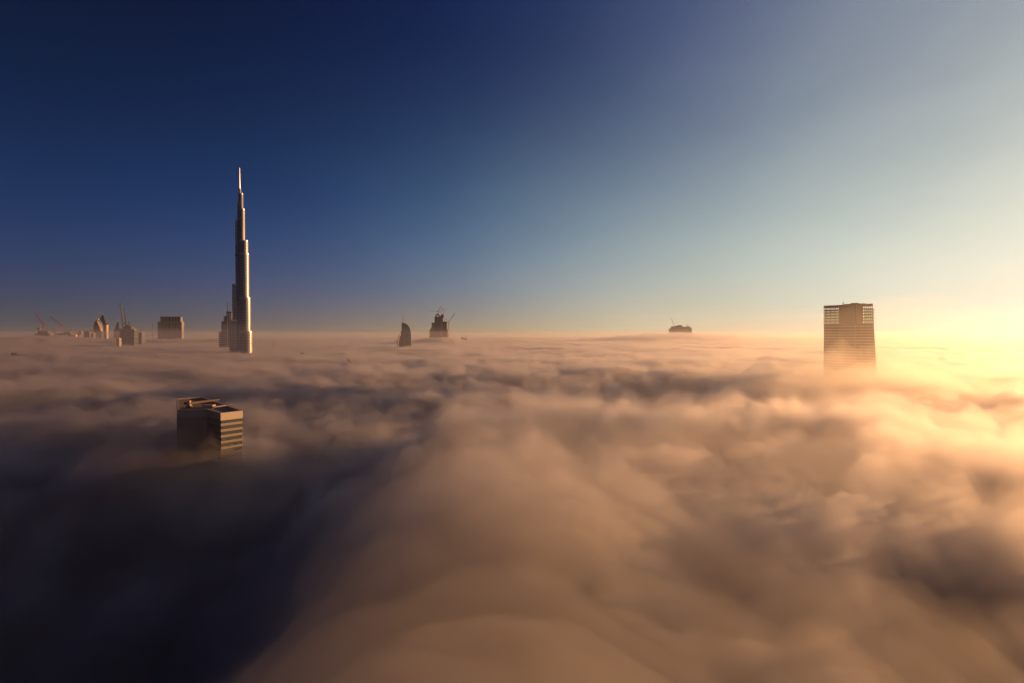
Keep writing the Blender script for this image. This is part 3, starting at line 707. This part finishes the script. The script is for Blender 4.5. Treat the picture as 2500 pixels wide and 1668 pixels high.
    part('roof_plant', Geo().prism(rect(S(1470), S(1550), 4306, 8), zat(Y(1390), 4300), zat(Y(1325), 4300)), CONC, t2)
twin_tower()

# ------------------------------------------------------------------ the pale site far off at the right of centre
def far_site():
    D = 7500; S = lambda x: 1600 + x / 16.786; Y = lambda y: 760 + y / 16.786; X = lambda x: at(S(x), 0, D).x
    P = rect(S(610), S(1500), D, 90); t = thing('unfinished_tower', 'faint unfinished building floating in golden haze left of the broad tower', 'tower', center(P), 'towers under construction'); face(t)
    for x0, x1, y in ((610, 690, 705), (690, 870, 625), (870, 1130, 590), (1130, 1300, 640), (1300, 1440, 625), (1440, 1500, 680)):
        part('deck', Geo().prism(rect(S(x0), S(x1), D + (x0 % 7), 80), zat(Y(1100), D) if 0 else 0, zat(Y(y), D)), CONC, t)
    part('core_shaft', Geo().prism(rect(S(950), S(1080), D + 20, 30), zat(Y(590), D), zat(Y(570), D)), DARKC, t)
    for x, y in ((1275, 565), (1350, 490)): part('hoist_mast', Geo().truss((X(x), D + 20, zat(Y(650), D)), (X(x), D + 20, zat(Y(y), D)), 5, .8, 6), DARK, t)
    f = at(S(760), 0, D + 20); luffing_crane('faint crane on the building floating in golden haze', (f.x, f.y, zat(Y(630), D)), zat(Y(560), D) - zat(Y(630), D), 105, R(66), math.pi, 'cranes beside the middle towers', w=4.5)
far_site()

# ------------------------------------------------------------------ tower tops just breaking the fog
gp = 'tower tops just breaking the fog'
def gable_top(label, px, py, w, D):
    c = at(px, py, D); h = w / F * D / 2; t = thing('fog_bound_tower', label, 'building', (c.x, D, 0), gp)
    part('shaft', Geo().box(c.x - h, c.x + h, D, D + 2 * h, 0, c.z - h * .55), DARKC, t)
    part('pitched_roof', Geo().hull([(c.x - h, D, c.z - h * .55), (c.x + h, D, c.z - h * .55), (c.x + h, D + 2 * h, c.z - h * .55), (c.x - h, D + 2 * h, c.z - h * .55), (c.x - h * .3, D + h, c.z), (c.x + h * .3, D + h, c.z)],
        [(0, 1, 5, 4), (1, 2, 5), (2, 3, 4, 5), (3, 0, 4)]), DARK, t)
gable_top('larger dark gabled top poking through the fog right of the tallest tower', 736.5, 861, 10, 1480)
gable_top('smaller dark roof top poking through the fog, right of the larger gabled one', 804, 854.5, 6.5, 1900)
c = at(866, 884, 1120); luffing_crane('tip of a crane arm breaking the fog below the small roof tops', (c.x, 1120, 0), c.z - 8, 20, R(40), math.pi, gp, w=3)
c = at(826, 878, 1250); t = thing('lattice_mast', 'thin mast tip breaking the fog beside the slanting crane tip', 'mast', (c.x, 1250, 0), gp)
part('shaft', Geo().truss((c.x, 1250, 0), (c.x, 1250, zat(880, 1250)), 1.6, .3, 5), DARK, t)
part('antenna', Geo().bar((c.x, 1250, zat(880, 1250)), (c.x, 1250, zat(873, 1250)), .5), DARK, t)
c = at(667, 834, 2500); t = thing('lattice_mast', 'faint thin mast in the haze just right of the tallest tower', 'mast', (c.x, 2500, 0), gp)
part('shaft', Geo().truss((c.x, 2500, 0), (c.x, 2500, zat(834, 2500)), 2.6, .4, 6), DARK, t)
part('antenna', Geo().bar((c.x, 2500, zat(834, 2500)), (c.x, 2500, zat(828, 2500)), .5), DARK, t)

# ------------------------------------------------------------------ ground under the fog
g = Geo(); g.prism([(14500 * math.cos(i * math.pi / 24), 14500 * math.sin(i * math.pi / 24)) for i in range(48)], -.5, 0)
me = bpy.data.meshes.new('ground'); me.from_pydata(g.v, [], g.f); me.materials.append(mat('city_ground', (.05, .05, .05), (.16, .14, .11), .95, 0, .004))
o = bpy.data.objects.new('ground', me); COL.objects.link(o); o['kind'] = 'structure'; o['label'] = 'city ground hidden beneath the fog'
